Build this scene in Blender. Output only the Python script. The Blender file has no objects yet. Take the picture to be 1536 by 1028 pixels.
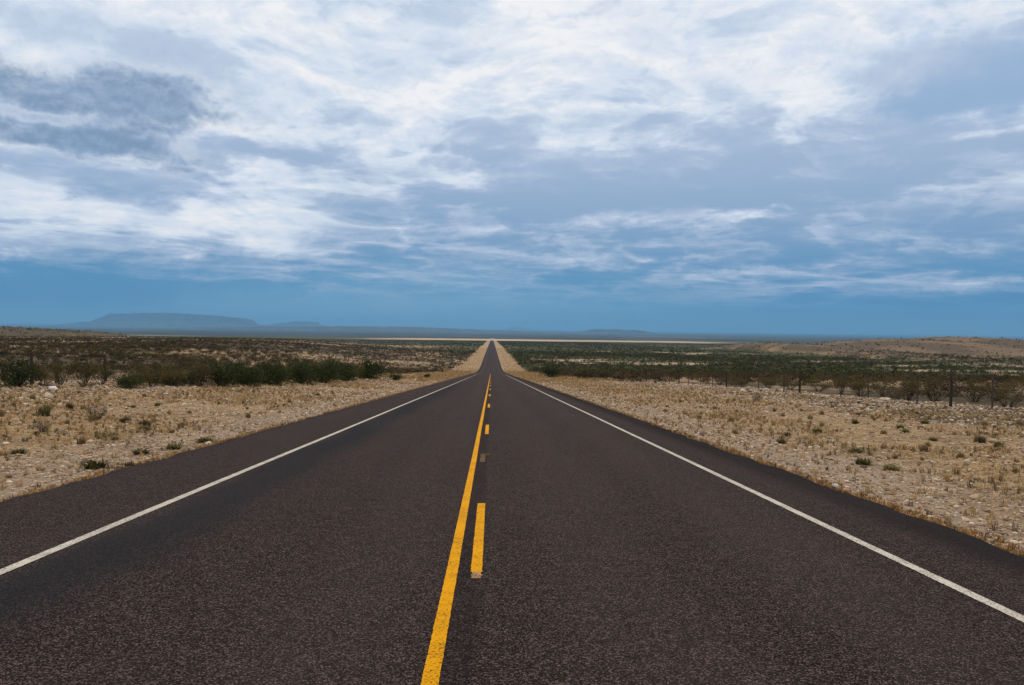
import bpy, math, random
import numpy as np

R = math.radians
rng = np.random.default_rng(7)
random.seed(7)
scene = bpy.context.scene
col = scene.collection

# ------------------------------------------------------------------ noise
def _hash(ix, iy, seed):
    h = (ix.astype(np.int64) * 374761393 + iy.astype(np.int64) * 668265263 + seed * 1442695041) & 0xFFFFFFFF
    h = ((h ^ (h >> 13)) * 1274126177) & 0xFFFFFFFF
    h = h ^ (h >> 16)
    return (h & 0xFFFF) / 65535.0

def vnoise(x, y, seed=0):
    x = np.asarray(x, float); y = np.asarray(y, float)
    ix = np.floor(x); iy = np.floor(y)
    fx = x - ix; fy = y - iy
    fx = fx * fx * (3 - 2 * fx); fy = fy * fy * (3 - 2 * fy)
    a = _hash(ix, iy, seed); b = _hash(ix + 1, iy, seed)
    c = _hash(ix, iy + 1, seed); d = _hash(ix + 1, iy + 1, seed)
    return (a * (1 - fx) + b * fx) * (1 - fy) + (c * (1 - fx) + d * fx) * fy

def fbm(x, y, seed=0, octv=4):
    s = 0; a = 0.5; t = 0
    for k in range(octv):
        s = s + a * vnoise(x * 2 ** k + 17.3 * k, y * 2 ** k - 9.1 * k, seed + k); t += a; a *= 0.5
    return s / t

def sstep(a, b, x):
    t = np.clip((np.asarray(x, float) - a) / (b - a), 0, 1)
    return t * t * (3 - 2 * t)

# ------------------------------------------------------------------ terrain height
def _profile(knots):
    ys = np.concatenate([np.arange(-3000, 3000, 2.0), np.arange(3000, 60000, 50.0)])
    sl = np.interp(ys, [k[0] for k in knots], [k[1] for k in knots])
    z = np.concatenate([[0], np.cumsum((sl[1:] + sl[:-1]) / 2 * np.diff(ys))])
    z -= np.interp(0, ys, z)
    return lambda y: np.interp(y, ys, z)

zr = _profile([(-3000, 0), (-60, 0), (-10, -.054), (245, -.054), (405, -.011), (4000, -.0115), (6000, -.005),
               (15000, -.0025), (30000, -.0006), (60000, 0)])
zb = _profile([(-3000, 0), (-60, 0), (-10, -.054), (55, -.052), (95, -.022), (160, -.011), (850, -.013), (950, -.05), (1600, -.05), (1700, -.012), (60000, -.012)])
HILL_X = [275.2, 300.2, 309.1, 322.9, 344.8, 368.3, 400.1, 425.4, 450.7, 476.8, 499.8, 523.5, 544.9, 563.8, 585.2, 617.3, 647.0, 797.0, 1047.0, 1447.0]
HILL_Z = [0.0, 0.0, 5.4, 11.1, 11.3, 9.6, 9.6, 12.8, 15.5, 17.8, 16.8, 15.9, 21.0, 20.6, 12.9, 5.0, 2.0, 5.0, 2.0, 0.0]
RISE_X = [-1468.2, -868.2, -568.2, -526.2, -501.6, -480.6, -455.9, -440.4, -432.0, -423.5, -410.1, -395.1]
RISE_Z = [0.0, 13.8, 9.8, 9.5, 8.1, 6.9, 6.0, 3.5, 0.4, 0.0, 0.0, 0.0]
ROAD_L, ROAD_R = -5.75, 4.85

def H(x, y):
    x = np.asarray(x, float); y = np.asarray(y, float)
    r = zr(y)
    d = np.where(x < 0, ROAD_L - x, x - ROAD_R)            # metres outside the pavement
    z = r - 0.05 - 0.05 * sstep(0, -1, d)
    z = z - 0.10 * sstep(0.2, 2.2, d) * (1 - sstep(2.5, 6, d))
    near = np.exp(-np.maximum(y - 30, 0) / 160.)
    z = z + sstep(3, 13, d) * np.where(x < 0, 0.75, 0.12) * near
    # bench on the low-x side
    wl = sstep(24, 60 + 0.25 * np.clip(y, 0, 2500), -x)
    bench = np.maximum(zb(y), r - 0.4) + .5 * near
    z = z * (1 - wl) + (bench + 0.0) * wl
    rp_ = sstep(480, 800, y + 60 * (fbm(x / 80., y / 80., 6) - .5)) * (1 - sstep(840, 1080, y))
    z = z + np.interp(x, RISE_X, RISE_Z) * rp_
    # low rise on the high-x side
    hp = sstep(430, 880, y + 60 * (fbm(x / 90., y / 90., 5) - .5)) * (1 - sstep(900, 1180, y))
    hz = np.interp(x, HILL_X, HILL_Z)
    z = z + hz * hp + np.minimum(hz, 6) * .30 * hp * (1 - hp) * 4 * (fbm(x / 50., y / 70., 8) - .5) * 2
    calm = 1 - .8 * np.clip(np.maximum(hp * hz / 6, rp_ * np.interp(x, RISE_X, RISE_Z) / 6), 0, 1)
    # general relief
    off = sstep(1.0, 14, d)
    z = z + off * 0.30 * (fbm(x / 9., y / 9., 11) - .5) * sstep(4, 14, d)
    z = z + sstep(25, 90, d) * (fbm(x / 45., y / 45., 21) - .5) * 1.6 * sstep(60, 250, np.hypot(x, y)) * calm
    z = z + sstep(60, 400, d) * (fbm(x / 260., y / 260., 31) - .5) * 4.0 * sstep(200, 900, np.hypot(x, y)) * calm
    z = z + off * 0.10 * (fbm(x / 1.1, y / 1.1, 41, 3) - .5)
    return z

CAM = np.array([0.0, 0.0, float(zr(0.0)) + 1.64])

# ------------------------------------------------------------------ camera
FOC = 1130.0
yaw, pitch, roll = math.atan(30 / FOC), -math.atan(22 / FOC), R(0.7)
fw = np.array([math.sin(yaw) * math.cos(pitch), math.cos(yaw) * math.cos(pitch), math.sin(pitch)])
rt = np.array([math.cos(yaw), -math.sin(yaw), 0.0])
up = np.cross(rt, fw)
rt2 = rt * math.cos(roll) + up * math.sin(roll)
up2 = np.cross(rt2, fw)
cam_data = bpy.data.cameras.new('camera')
cam = bpy.data.objects.new('camera', cam_data); col.objects.link(cam)
from mathutils import Matrix, Vector
M = Matrix(((rt2[0], up2[0], -fw[0], CAM[0]), (rt2[1], up2[1], -fw[1], CAM[1]), (rt2[2], up2[2], -fw[2], CAM[2]), (0, 0, 0, 1)))
cam.matrix_world = M
cam_data.sensor_width = 36.0
cam_data.lens = 36.0 * FOC / 1536
cam_data.clip_start = 0.1
cam_data.clip_end = 120000
scene.camera = cam

def ray(px, py):
    v = fw + rt2 * (px - 768) / FOC + up2 * (514 - py) / FOC
    return v / np.linalg.norm(v)

_TS = np.concatenate([np.arange(2, 120, .1), np.geomspace(120, 6000, 3000)])
def ground_at(px, py):
    v = ray(px, py)
    p = CAM[None] + v[None] * _TS[:, None]
    g = H(p[:, 0], p[:, 1]) >= p[:, 2]
    i = int(np.argmax(g)) if g.any() else len(_TS) - 1
    return float(p[i, 0]), float(p[i, 1])

def to_px(x, y, z):
    v = np.array([x, y, z]) - CAM
    f = v @ fw
    return 768 + FOC * (v @ rt2) / f, 514 - FOC * (v @ up2) / f

# ------------------------------------------------------------------ node helper
class S:
    def __init__(s, nt, sock): s.nt, s.k = nt, sock
    def _m(s, op, *a, clamp=False):
        n = s.nt.nodes.new('ShaderNodeMath'); n.operation = op; n.use_clamp = clamp
        for i, v in enumerate((s,) + a):
            if isinstance(v, S): s.nt.links.new(v.k, n.inputs[i])
            else: n.inputs[i].default_value = v
        return S(s.nt, n.outputs[0])
    def __add__(s, o): return s._m('ADD', o)
    __radd__ = __add__
    def __mul__(s, o): return s._m('MULTIPLY', o)
    __rmul__ = __mul__
    def __sub__(s, o): return s._m('SUBTRACT', o)
    def __rsub__(s, o): return s * -1 + o
    def __truediv__(s, o): return s._m('DIVIDE', o)
    def max(s, o): return s._m('MAXIMUM', o)
    def min(s, o): return s._m('MINIMUM', o)
    def abs(s): return s._m('ABSOLUTE')
    def clamp(s): return s._m('ADD', 0.0, clamp=True)
    def step(s, a, b, lo=0.0, hi=1.0):
        n = s.nt.nodes.new('ShaderNodeMapRange'); n.interpolation_type = 'SMOOTHSTEP'
        s.nt.links.new(s.k, n.inputs['Value'])
        n.inputs['From Min'].default_value = a; n.inputs['From Max'].default_value = b
        n.inputs['To Min'].default_value = lo; n.inputs['To Max'].default_value = hi
        return S(s.nt, n.outputs['Result'])

def noise(nt, vec, scale, detail=4, rough=.55, stretch=None, dist=0.0):
    if stretch:
        mp = nt.nodes.new('ShaderNodeMapping'); nt.links.new(vec, mp.inputs['Vector']); mp.inputs['Scale'].default_value = stretch
        vec = mp.outputs[0]
    n = nt.nodes.new('ShaderNodeTexNoise'); nt.links.new(vec, n.inputs['Vector'])
    n.inputs['Scale'].default_value = scale; n.inputs['Detail'].default_value = detail
    n.inputs['Roughness'].default_value = rough; n.inputs['Distortion'].default_value = dist
    return S(nt, n.outputs['Fac'] if 'Fac' in n.outputs else n.outputs[0])

def voronoi(nt, vec, scale, out='Distance', feature='F1'):
    n = nt.nodes.new('ShaderNodeTexVoronoi'); n.feature = feature
    nt.links.new(vec, n.inputs['Vector']); n.inputs['Scale'].default_value = scale
    return n.outputs[out]

def mixc(nt, fac, a, b, mode='MIX'):
    n = nt.nodes.new('ShaderNodeMix'); n.data_type = 'RGBA'; n.blend_type = mode
    for key, v in (('Factor', fac), ('A', a), ('B', b)):
        s = [i for i in n.inputs if i.name == key and (i.type == ('VALUE' if key == 'Factor' else 'RGBA'))][0]
        if isinstance(v, S): nt.links.new(v.k, s)
        elif isinstance(v, bpy.types.NodeSocket): nt.links.new(v, s)
        elif key == 'Factor': s.default_value = v
        else: s.default_value = (*v, 1) if len(v) == 3 else v
    return [o for o in n.outputs if o.type == 'RGBA'][0]

def ramp(nt, fac, stops):
    n = nt.nodes.new('ShaderNodeValToRGB'); nt.links.new(fac.k, n.inputs[0])
    e = n.color_ramp.elements
    while len(e) < len(stops): e.new(0.5)
    for i, (p, c) in enumerate(stops): e[i].position = p; e[i].color = (*c, 1)
    return n.outputs[0]

def new_mat(name, rough=.9, spec=.2):
    m = bpy.data.materials.new(name); m.use_nodes = True
    nt = m.node_tree
    b = nt.nodes['Principled BSDF']
    b.inputs['Roughness'].default_value = rough
    b.inputs['Specular IOR Level'].default_value = spec
    return m, nt, b

def objcoord(nt): return nt.nodes.new('ShaderNodeTexCoord').outputs['Object']
def attr(nt, name):
    a = nt.nodes.new('ShaderNodeAttribute'); a.attribute_name = name; return a
def sepxyz(nt, vec):
    n = nt.nodes.new('ShaderNodeSeparateXYZ'); nt.links.new(vec, n.inputs[0])
    return [S(nt, o) for o in n.outputs]
def bump(nt, b, h, strength, dist):
    n = nt.nodes.new('ShaderNodeBump'); n.inputs['Strength'].default_value = strength; n.inputs['Distance'].default_value = dist
    nt.links.new(h.k, n.inputs['Height']); nt.links.new(n.outputs[0], b.inputs['Normal'])

# ------------------------------------------------------------------ mesh helper
def mesh_np(name, V, F, mat, attrs=None, smooth=False):
    V = np.asarray(V, np.float32); F = np.asarray(F, np.int32)
    me = bpy.data.meshes.new(name)
    n, k = F.shape
    me.vertices.add(len(V)); me.vertices.foreach_set('co', V.ravel())
    me.loops.add(n * k); me.loops.foreach_set('vertex_index', F.ravel())
    me.polygons.add(n)
    me.polygons.foreach_set('loop_start', np.arange(0, n * k, k, dtype=np.int32))
    me.polygons.foreach_set('loop_total', np.full(n, k, np.int32))
    me.polygons.foreach_set('use_smooth', np.full(n, smooth, bool))
    for an, arr in (attrs or {}).items():
        arr = np.asarray(arr, np.float32)
        if arr.ndim == 1:
            a = me.attributes.new(an, 'FLOAT', 'POINT'); a.data.foreach_set('value', arr)
        else:
            a = me.attributes.new(an, 'FLOAT_COLOR', 'POINT')
            a.data.foreach_set('color', np.concatenate([arr, np.ones((len(arr), 1), np.float32)], 1).ravel())
    me.update(calc_edges=True)
    if mat: me.materials.append(mat)
    return me

def obj(name, me, parent=None, loc=None):
    o = bpy.data.objects.new(name, me); col.objects.link(o)
    if parent: o.parent = parent
    if loc is not None: o.location = loc
    return o

def tag(o, label=None, cat=None, group=None, kind=None):
    if label: o['label'] = label
    if cat: o['category'] = cat
    if group: o['group'] = group
    if kind: o['kind'] = kind
    return o

def grid_faces(nx, ny):
    i, j = np.meshgrid(np.arange(nx - 1), np.arange(ny - 1))
    a = (j * nx + i).ravel()
    return np.stack([a, a + 1, a + nx + 1, a + nx], 1)

# ================================================================== GROUND
def geo_lines(lo, hi, base, grow, start=0.0):
    out = [start]
    while out[-1] < hi: out.append(out[-1] + max(base, grow * abs(out[-1])))
    neg = [start]
    while neg[-1] > lo: neg.append(neg[-1] - max(base, grow * abs(neg[-1])))
    return np.array(neg[:0:-1] + out)

def ylines():
    a = geo_lines(-2500, 52000, 0.42, .015)
    return a
YL = ylines()
XL = geo_lines(-46000, 46000, 0.40, .02)
# make sure the pavement edges lie on grid lines
for e in (ROAD_L, ROAD_R): XL[np.argmin(abs(XL - e))] = e

gx, gy = np.meshgrid(XL, YL)
gz = H(gx, gy)
V = np.stack([gx, gy, gz], 2).reshape(-1, 3)
X, Y = V[:, 0], V[:, 1]
dist = np.hypot(X, Y)
dd = np.where(X < 0, ROAD_L - X, X - ROAD_R)
# how much low desert scrub covers the soil (far cover lives in the soil colour, near cover is built)
verge = 1 - sstep(7, 12 + 3 * fbm(X / 20, Y / 20, 77), dd + 4 * (fbm(X / 12., Y / 12., 3) - .5))
scrub = sstep(.30, .62, fbm(X / 70., Y / 130., 51)) * .6 + .4 * sstep(.35, .6, fbm(X / 14., Y / 22., 52))
scrub = scrub * (1 - verge)
hillm = np.interp(X, HILL_X, np.array(HILL_Z) / 10.) * sstep(450, 700, Y) * (1 - sstep(1100, 1500, Y))
scrub = np.clip(scrub * (1 - .45 * np.clip(hillm, 0, 1)), 0, 1) * (1 - .08 * sstep(.0, .12, -X / np.maximum(Y, 1)))
# valley floor scrub is close and green
green = sstep(240, 330, Y) * (1 - np.clip(hillm * 1.6, 0, 1)) * sstep(-.05, .05, X / np.maximum(Y, 1) - .02 + .00012 * (Y - 300)) * (1 - verge)
green = np.maximum(green, sstep(1000, 1300, Y) * (1 - verge))
gn = sstep(.3, .55, fbm(X / 120., Y / 200., 61))
green = green * np.where(Y > 1250, .9 + .1 * gn, .5 + .5 * gn)
# the pale flat crossing the valley
e0 = 2400 + 350 * (fbm(X / 900., Y / 900., 71) - .5); e1 = 3900 + 1200 * (fbm(X / 1500., Y / 1500., 72) - .5)
pale = sstep(e0, e0 + 120, Y) * (1 - sstep(e1 - 200, e1 + 300, Y)) * sstep(-520, -250, X + 300 * (fbm(X / 400, Y / 400, 9) - .2)) * (1 - sstep(700, 1050, X + 400 * (fbm(X / 400, Y / 400, 19) - .5)))
pale = np.maximum(pale, .8 * sstep(.68, .74, fbm(X / 2600., Y / 900., 73)) * sstep(2500, 4200, Y) * (1 - sstep(9000, 12000, Y)))
# bare scars on the valley floor
px0, py0 = 203., 746.
scar = np.exp(-((X - px0 - .45 * (Y - py0)) / 9.) ** 2 - ((Y - py0) / 32.) ** 2)
scar2 = .8 * np.exp(-((X - 150) / 55.) ** 2 - ((Y - 800) / 35.) ** 2) * sstep(.42, .6, fbm(X / 30., Y / 50., 75))
scar3 = .8 * sstep(.56, .66, fbm(X / 60., Y / 26., 76)) * sstep(200, 260, Y) * (1 - sstep(500, 640, Y)) * sstep(8, 30, X) * (1 - verge) * (1 - np.clip(hillm, 0, 1))
bare = np.clip(scar + scar2 + scar3, 0, 1)
risem = sstep(500, 700, Y) * (1 - sstep(1000, 1200, Y)) * sstep(-395, -450, X)
scrub = np.maximum(scrub, .85 * np.maximum(risem, np.clip(hillm * 1.5, 0, 1) * .8) * sstep(.30, .60, fbm(X / 26., Y / 60., 66)))
scrub = scrub * (1 - bare) * (1 - pale); green = green * (1 - bare) * (1 - pale)
farscrub = sstep(4200, 5200, Y) * (1 - pale)

def ground_material():
    m, nt, b = new_mat('desert_soil', .95, .1)
    co = objcoord(nt)
    n1 = noise(nt, co, .35, 5, .6)
    n2 = noise(nt, co, 2.6, 5, .65)
    n3 = noise(nt, co, 14., 4, .7)
    n4 = noise(nt, co, .03, 4, .6)
    big = noise(nt, co, .0012, 5, .6, stretch=(1, .5, 1))
    soil = ramp(nt, (n1 * .45 + n2 * .35 + n3 * .35 - .08), [(.26, (.050, .032, .018)), (.42, (.20, .132, .075)), (.55, (.35, .245, .15)), (.68, (.54, .42, .30))])
    straw = ramp(nt, n2 * .5 + n3 * .55 - .03, [(.32, (.085, .052, .022)), (.47, (.33, .22, .115)), (.62, (.58, .42, .25))])
    grav = ramp(nt, n3 * .75 + n2 * .25, [(.32, (.11, .075, .05)), (.5, (.37, .275, .20)), (.66, (.60, .48, .38))])
    c = mixc(nt, S(nt, attr(nt, 'straw').outputs['Fac']) * n1.step(.3, .62, .35, 1), soil, straw)
    c = mixc(nt, S(nt, attr(nt, 'gravel').outputs['Fac']) * n1.step(.25, .6, .45, 1), c, grav)
    vegc = ramp(nt, n2 * .4 + n4 * .4 + n1 * .3, [(.35, (.020, .017, .008)), (.6, (.050, .042, .020))])
    greenc = ramp(nt, n4 * .6 + n1 * .5, [(.35, (.020, .025, .006)), (.65, (.056, .058, .016))])
    sc = S(nt, attr(nt, 'scrub').outputs['Fac'])
    sc = (sc * 1.3 + (n1 - .5) * 1.5 - .18).step(.25, .65)
    c = mixc(nt, sc * .85, c, vegc)
    gr = S(nt, attr(nt, 'green').outputs['Fac'])
    gr = (gr * 1.4 + (n4 - .5) * .9 + (n1 - .5) * .9 - .15).step(.15, .6)
    c = mixc(nt, gr * .95, c, greenc)
    c = mixc(nt, S(nt, attr(nt, 'bare').outputs['Fac']) * .8, c, (.40, .30, .22))
    c = mixc(nt, S(nt, attr(nt, 'hill').outputs['Fac']) * (n1 * .9 + n4 * .6 - .1).clamp(), c, (.105, .074, .050))
    farc = ramp(nt, big * .8 + n4 * .2, [(.35, (.018, .022, .022)), (.5, (.035, .036, .030)), (.66, (.09, .075, .06))])
    c = mixc(nt, S(nt, attr(nt, 'farscrub').outputs['Fac']), c, farc)
    palec = ramp(nt, big * .5 + n4 * .5, [(.35, (.36, .25, .15)), (.6, (.52, .40, .27))])
    c = mixc(nt, S(nt, attr(nt, 'pale').outputs['Fac']), c, palec)
    nt.links.new(c, b.inputs['Base Color'])
    bump(nt, b, n2 * .6 + n3 * .6, 1.0, .16)
    return m

gravel_m = sstep(-.2, .2, dd) * (1 - sstep(2.0, 4.2, dd + 1.6 * (fbm(X / 4., Y / 9., 91) - .5))) * (1 - sstep(70, 130, Y) * .8)
gravel_m = np.maximum(gravel_m, .8 * sstep(.52, .64, fbm(X / 6., Y / 6., 92)) * sstep(9, 13, dd) * (1 - sstep(30, 60, dd)) * (1 - sstep(60, 110, Y)))
straw_m = np.clip(sstep(1.5, 4, dd) * (1 - sstep(9, 14, dd)) + sstep(70, 130, Y) * verge, 0, 1)
gme = mesh_np('ground', V, grid_faces(len(XL), len(YL)), ground_material(),
              dict(scrub=scrub, green=green, pale=pale, bare=bare, hill=np.clip(hillm, 0, 1), farscrub=farscrub, gravel=gravel_m, straw=straw_m), smooth=True)
tag(obj('ground', gme), kind='structure')

# ================================================================== ROAD
def asphalt_material():
    m, nt, b = new_mat('asphalt', 1.0, .06)
    co = objcoord(nt)
    x, y, z = sepxyz(nt, co)
    chips = S(nt, voronoi(nt, co, 125., 'Color'))
    n = nt.nodes.new('ShaderNodeSeparateColor'); nt.links.new(chips.k, n.inputs[0])
    c1, c2 = S(nt, n.outputs[0]), S(nt, n.outputs[1])
    vd = S(nt, voronoi(nt, co, 125.))
    fine = noise(nt, co, 160., 3, .7)
    mid = noise(nt, co, 9., 5, .65)
    lrg = noise(nt, co, .8, 4, .6, stretch=(1, .25, 1))
    t = c1 * .72 + fine * .30 + mid * .20
    base = ramp(nt, t - .08, [(.14, (.003, .0021, .0021)), (.42, (.0140, .0098, .0097)), (.68, (.032, .0230, .0225)), (.92, (.160, .120, .112))])
    tint = mixc(nt, c2, (.92, 1.0, 1.04), (1.10, .97, .92))
    base = mixc(nt, 1.0, base, tint, 'MULTIPLY')
    # bleeding binder along the edge line, a dark untrafficked margin, polished wheel paths
    wob = x + (noise(nt, co, .35, 4, .6, stretch=(1, .5, 1)) - .5) * 1.1
    bleed = wob.step(-3.75, -3.45) * wob.step(-3.2, -2.4, 1, 0) * y.step(55, 90, 1, 0)
    base = mixc(nt, bleed * (mid * .5 + .45), base, (.012, .015, .019))
    marg = (x + (lrg - .5) * .3).step(4.0, 4.55)
    base = mixc(nt, marg * .8, base, (.010, .008, .008))
    wheel = ((wob + .95).abs().step(.2, .7, 1, 0) + (wob - .95).abs().step(.2, .7, 1, 0) + (wob - 2.6).abs().step(.2, .7, 1, 0)).clamp()
    base = mixc(nt, wheel * .10, base, (.085, .066, .062))
    base = mixc(nt, (lrg.step(.4, .7)) * .12, base, (.068, .051, .049))
    seam = (x + .17).abs().step(.05, .16, 1, 0)
    base = mixc(nt, seam * .4, base, (.010, .008, .009))
    nt.links.new(base, b.inputs['Base Color'])
    bump(nt, b, vd * -.6 + fine * .3, .6, .012)
    return m

ylr = np.concatenate([np.arange(-60, 60, .25), YL[(YL >= 60) & (YL < 2700)]])
def crown(x, y): return zr(y) + 0.004 + .06 * (1 - ((x - (ROAD_L + ROAD_R) / 2) / 5.3) ** 2)
def ragged(y, seed): return .17 * (fbm(y / .7, y * 0, seed, 4) - .5) * 2 * np.exp(-np.maximum(y, 0) / 60.) + .12 * (fbm(y / 14., y * 0 + 5, seed + 7, 3) - .5)
cols = [-1.0, -.997] + list(np.linspace(-.93, .93, 13)) + [.997, 1.0]
rows = []
for c in range(len(cols)):
    f = cols[c]
    xl = ROAD_L + ragged(ylr, 3); xr = ROAD_R + ragged(ylr, 13)
    xx = (xl + xr) / 2 + f * (xr - xl) / 2
    zz = crown(xx, ylr) - (.14 if abs(f) == 1 else 0)
    rows.append(np.stack([xx, ylr, zz], 1))
RV = np.stack(rows, 1).reshape(-1, 3)
road = tag(obj('road', mesh_np('road', RV, grid_faces(len(cols), len(ylr)), asphalt_material(), smooth=True)), kind='structure')

def paint(name, colr, dark, wear):
    m, nt, b = new_mat(name, .9, .1)
    co = objcoord(nt)
    n1 = noise(nt, co, 60., 4, .7); n2 = noise(nt, co, 4., 4, .6)
    chips = S(nt, voronoi(nt, co, 70.))
    w = (n1 * .6 + n2 * .35 + chips * .35)
    c = mixc(nt, w.step(wear, wear + .18), colr, dark)
    c = mixc(nt, n2.step(.35, .75) * .35, c, tuple(v * .7 for v in colr))
    nt.links.new(c, b.inputs['Base Color'])
    bump(nt, b, chips * -.5 + n1 * .3, .5, .008)
    return m
m_yellow = paint('yellow_paint', (.68, .315, .0), (.11, .055, .008), .66)
m_white = paint('white_paint', (.54, .505, .445), (.12, .10, .095), .63)
m_worn = paint('worn_paint', (.38, .20, .03), (.045, .033, .030), .46)
m_old = paint('weathered_white_paint', (.15, .13, .12), (.09, .07, .065), .62)
m_buff = paint('buff_paint', (.50, .30, .13), (.10, .065, .045), .56)

def strip(name, xc, w, y0, y1, mat, seed, dy=.02, wob=0.0, up_=.004, jit=.0035):
    ys = [y0]
    while ys[-1] < y1: ys.append(ys[-1] + max(dy, .012 * abs(ys[-1] - 4) * .6))
    ys[-1] = y1
    ys = np.array(ys)
    xo = xc + wob * (fbm(ys / 23., ys * 0, seed, 3) - .5) if wob else np.full_like(ys, xc)
    j1 = jit * 2 * (vnoise(ys / .02, ys * 0, seed + 1) - .5) * np.exp(-np.maximum(ys, 0) / 25.)
    j2 = jit * 2 * (vnoise(ys / .02, ys * 0, seed + 2) - .5) * np.exp(-np.maximum(ys, 0) / 25.)
    L = np.stack([xo - w / 2 + j1, ys, crown(xo - w / 2 + j1, ys) + up_], 1)
    Rr = np.stack([xo + w / 2 + j2, ys, crown(xo + w / 2 + j2, ys) + up_], 1)
    # the crown of the sheet is interpolated linearly along y: stay a hair above it
    Vv = np.stack([L, Rr], 1).reshape(-1, 3)
    lift = .0 + .00006 * np.maximum(Vv[:, 1], 0)
    Vv[:, 2] += np.minimum(lift, .03)
    return obj(name, mesh_np(name, Vv, grid_faces(2, len(ys)), mat), road)

tag(strip('edge_line', -3.73, .105, -30, 185, m_white, 101, wob=.06), label='white edge line along the dark-stained lane')
tag(strip('edge_line', 3.49, .098, -30, 185, m_white, 111, wob=.05), label='white edge line beside the narrow dark margin')
tag(strip('edge_line', -3.73, .10, 187, 1200, m_old, 105, wob=.06), label='weathered far stretch of the edge line, mesa side of the valley road')
tag(strip('edge_line', 3.50, .10, 187, 1200, m_old, 115, wob=.05), label='weathered far stretch of the edge line, brown rise side of the valley road')
tag(strip('centre_line', -.283, .088, -30, 205, m_yellow, 121, wob=.03), label='continuous yellow centre line')
for k in range(-2, 8):
    y0 = 5.78 + 12.17 * k
    strip('centre_dash', -.10, .088, y0, y0 + 2.95, m_yellow, 131 + k)
tag(strip('worn_mark', -.098, .075, 5.60, 5.78, m_buff, 161, jit=.012), label='buff worn patch at the near end of a yellow dash')
tag(strip('worn_mark', -.14, .09, 12.6, 13.6, m_worn, 162, jit=.02), label='faded remains of an old yellow dash')
tag(strip('worn_mark', -.10, .17, 13.65, 13.8, m_worn, 163, jit=.02), label='faded cross stroke of an old yellow mark')

# ================================================================== FOLIAGE MATERIALS
def leaf_material(name, dark, light, scale=3.0, transl=.15):
    m, nt, b = new_mat(name, .75, .15)
    co = objcoord(nt)
    oi = nt.nodes.new('ShaderNodeObjectInfo')
    rnd = S(nt, oi.outputs['Random'])
    n = noise(nt, co, scale, 4, .6)
    n2 = noise(nt, co, scale * 9, 2, .6)
    c = mixc(nt, (n * .8 + n2 * .6 + rnd * .4 - .45).clamp(), dark, light)
    nt.links.new(c, b.inputs['Base Color'])
    tr = nt.nodes.new('ShaderNodeBsdfTranslucent'); nt.links.new(c, tr.inputs[0])
    mx = nt.nodes.new('ShaderNodeMixShader'); mx.inputs[0].default_value = transl
    nt.links.new(b.outputs[0], mx.inputs[1]); nt.links.new(tr.outputs[0], mx.inputs[2])
    out = [x for x in nt.nodes if x.type == 'OUTPUT_MATERIAL'][0]
    nt.links.new(mx.outputs[0], out.inputs[0])
    return m
m_mesq = leaf_material('mesquite_leaf', (.014, .021, .005), (.072, .086, .020))
m_creo = leaf_material('creosote_leaf', (.034, .024, .006), (.165, .115, .034))
m_brush = leaf_material('brown_brush_leaf', (.034, .024, .010), (.125, .090, .042))
m_straw = leaf_material('dry_grass_blade', (.12, .075, .028), (.46, .33, .15), 6.0)
m_weed = leaf_material('green_weed_leaf', (.055, .052, .015), (.24, .20, .065), 6.0)
m_duff = leaf_material('withered_blade', (.055, .038, .018), (.19, .135, .07), 6.0)
m_grey = leaf_material('grey_twig', (.050, .038, .030), (.17, .135, .105), 6.0)
m_stem, nt_, b_ = new_mat('shrub_stem', .9, .1)
nt_.links.new(mixc(nt_, noise(nt_, objcoord(nt_), 8., 3), (.03, .022, .016), (.11, .085, .065)), b_.inputs['Base Color'])

def attr_material(name, rough=.9, spec=.15, noise_scale=6., amp=.5, transl=0):
    m, nt, b = new_mat(name, rough, spec)
    c = attr(nt, 'tint').outputs['Color']
    n = noise(nt, objcoord(nt), noise_scale, 4, .65)
    g = mixc(nt, n, (1 - amp,) * 3, (1 + amp,) * 3)
    c = mixc(nt, 1.0, c, g, 'MULTIPLY')
    nt.links.new(c, b.inputs['Base Color'])
    return m

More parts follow.
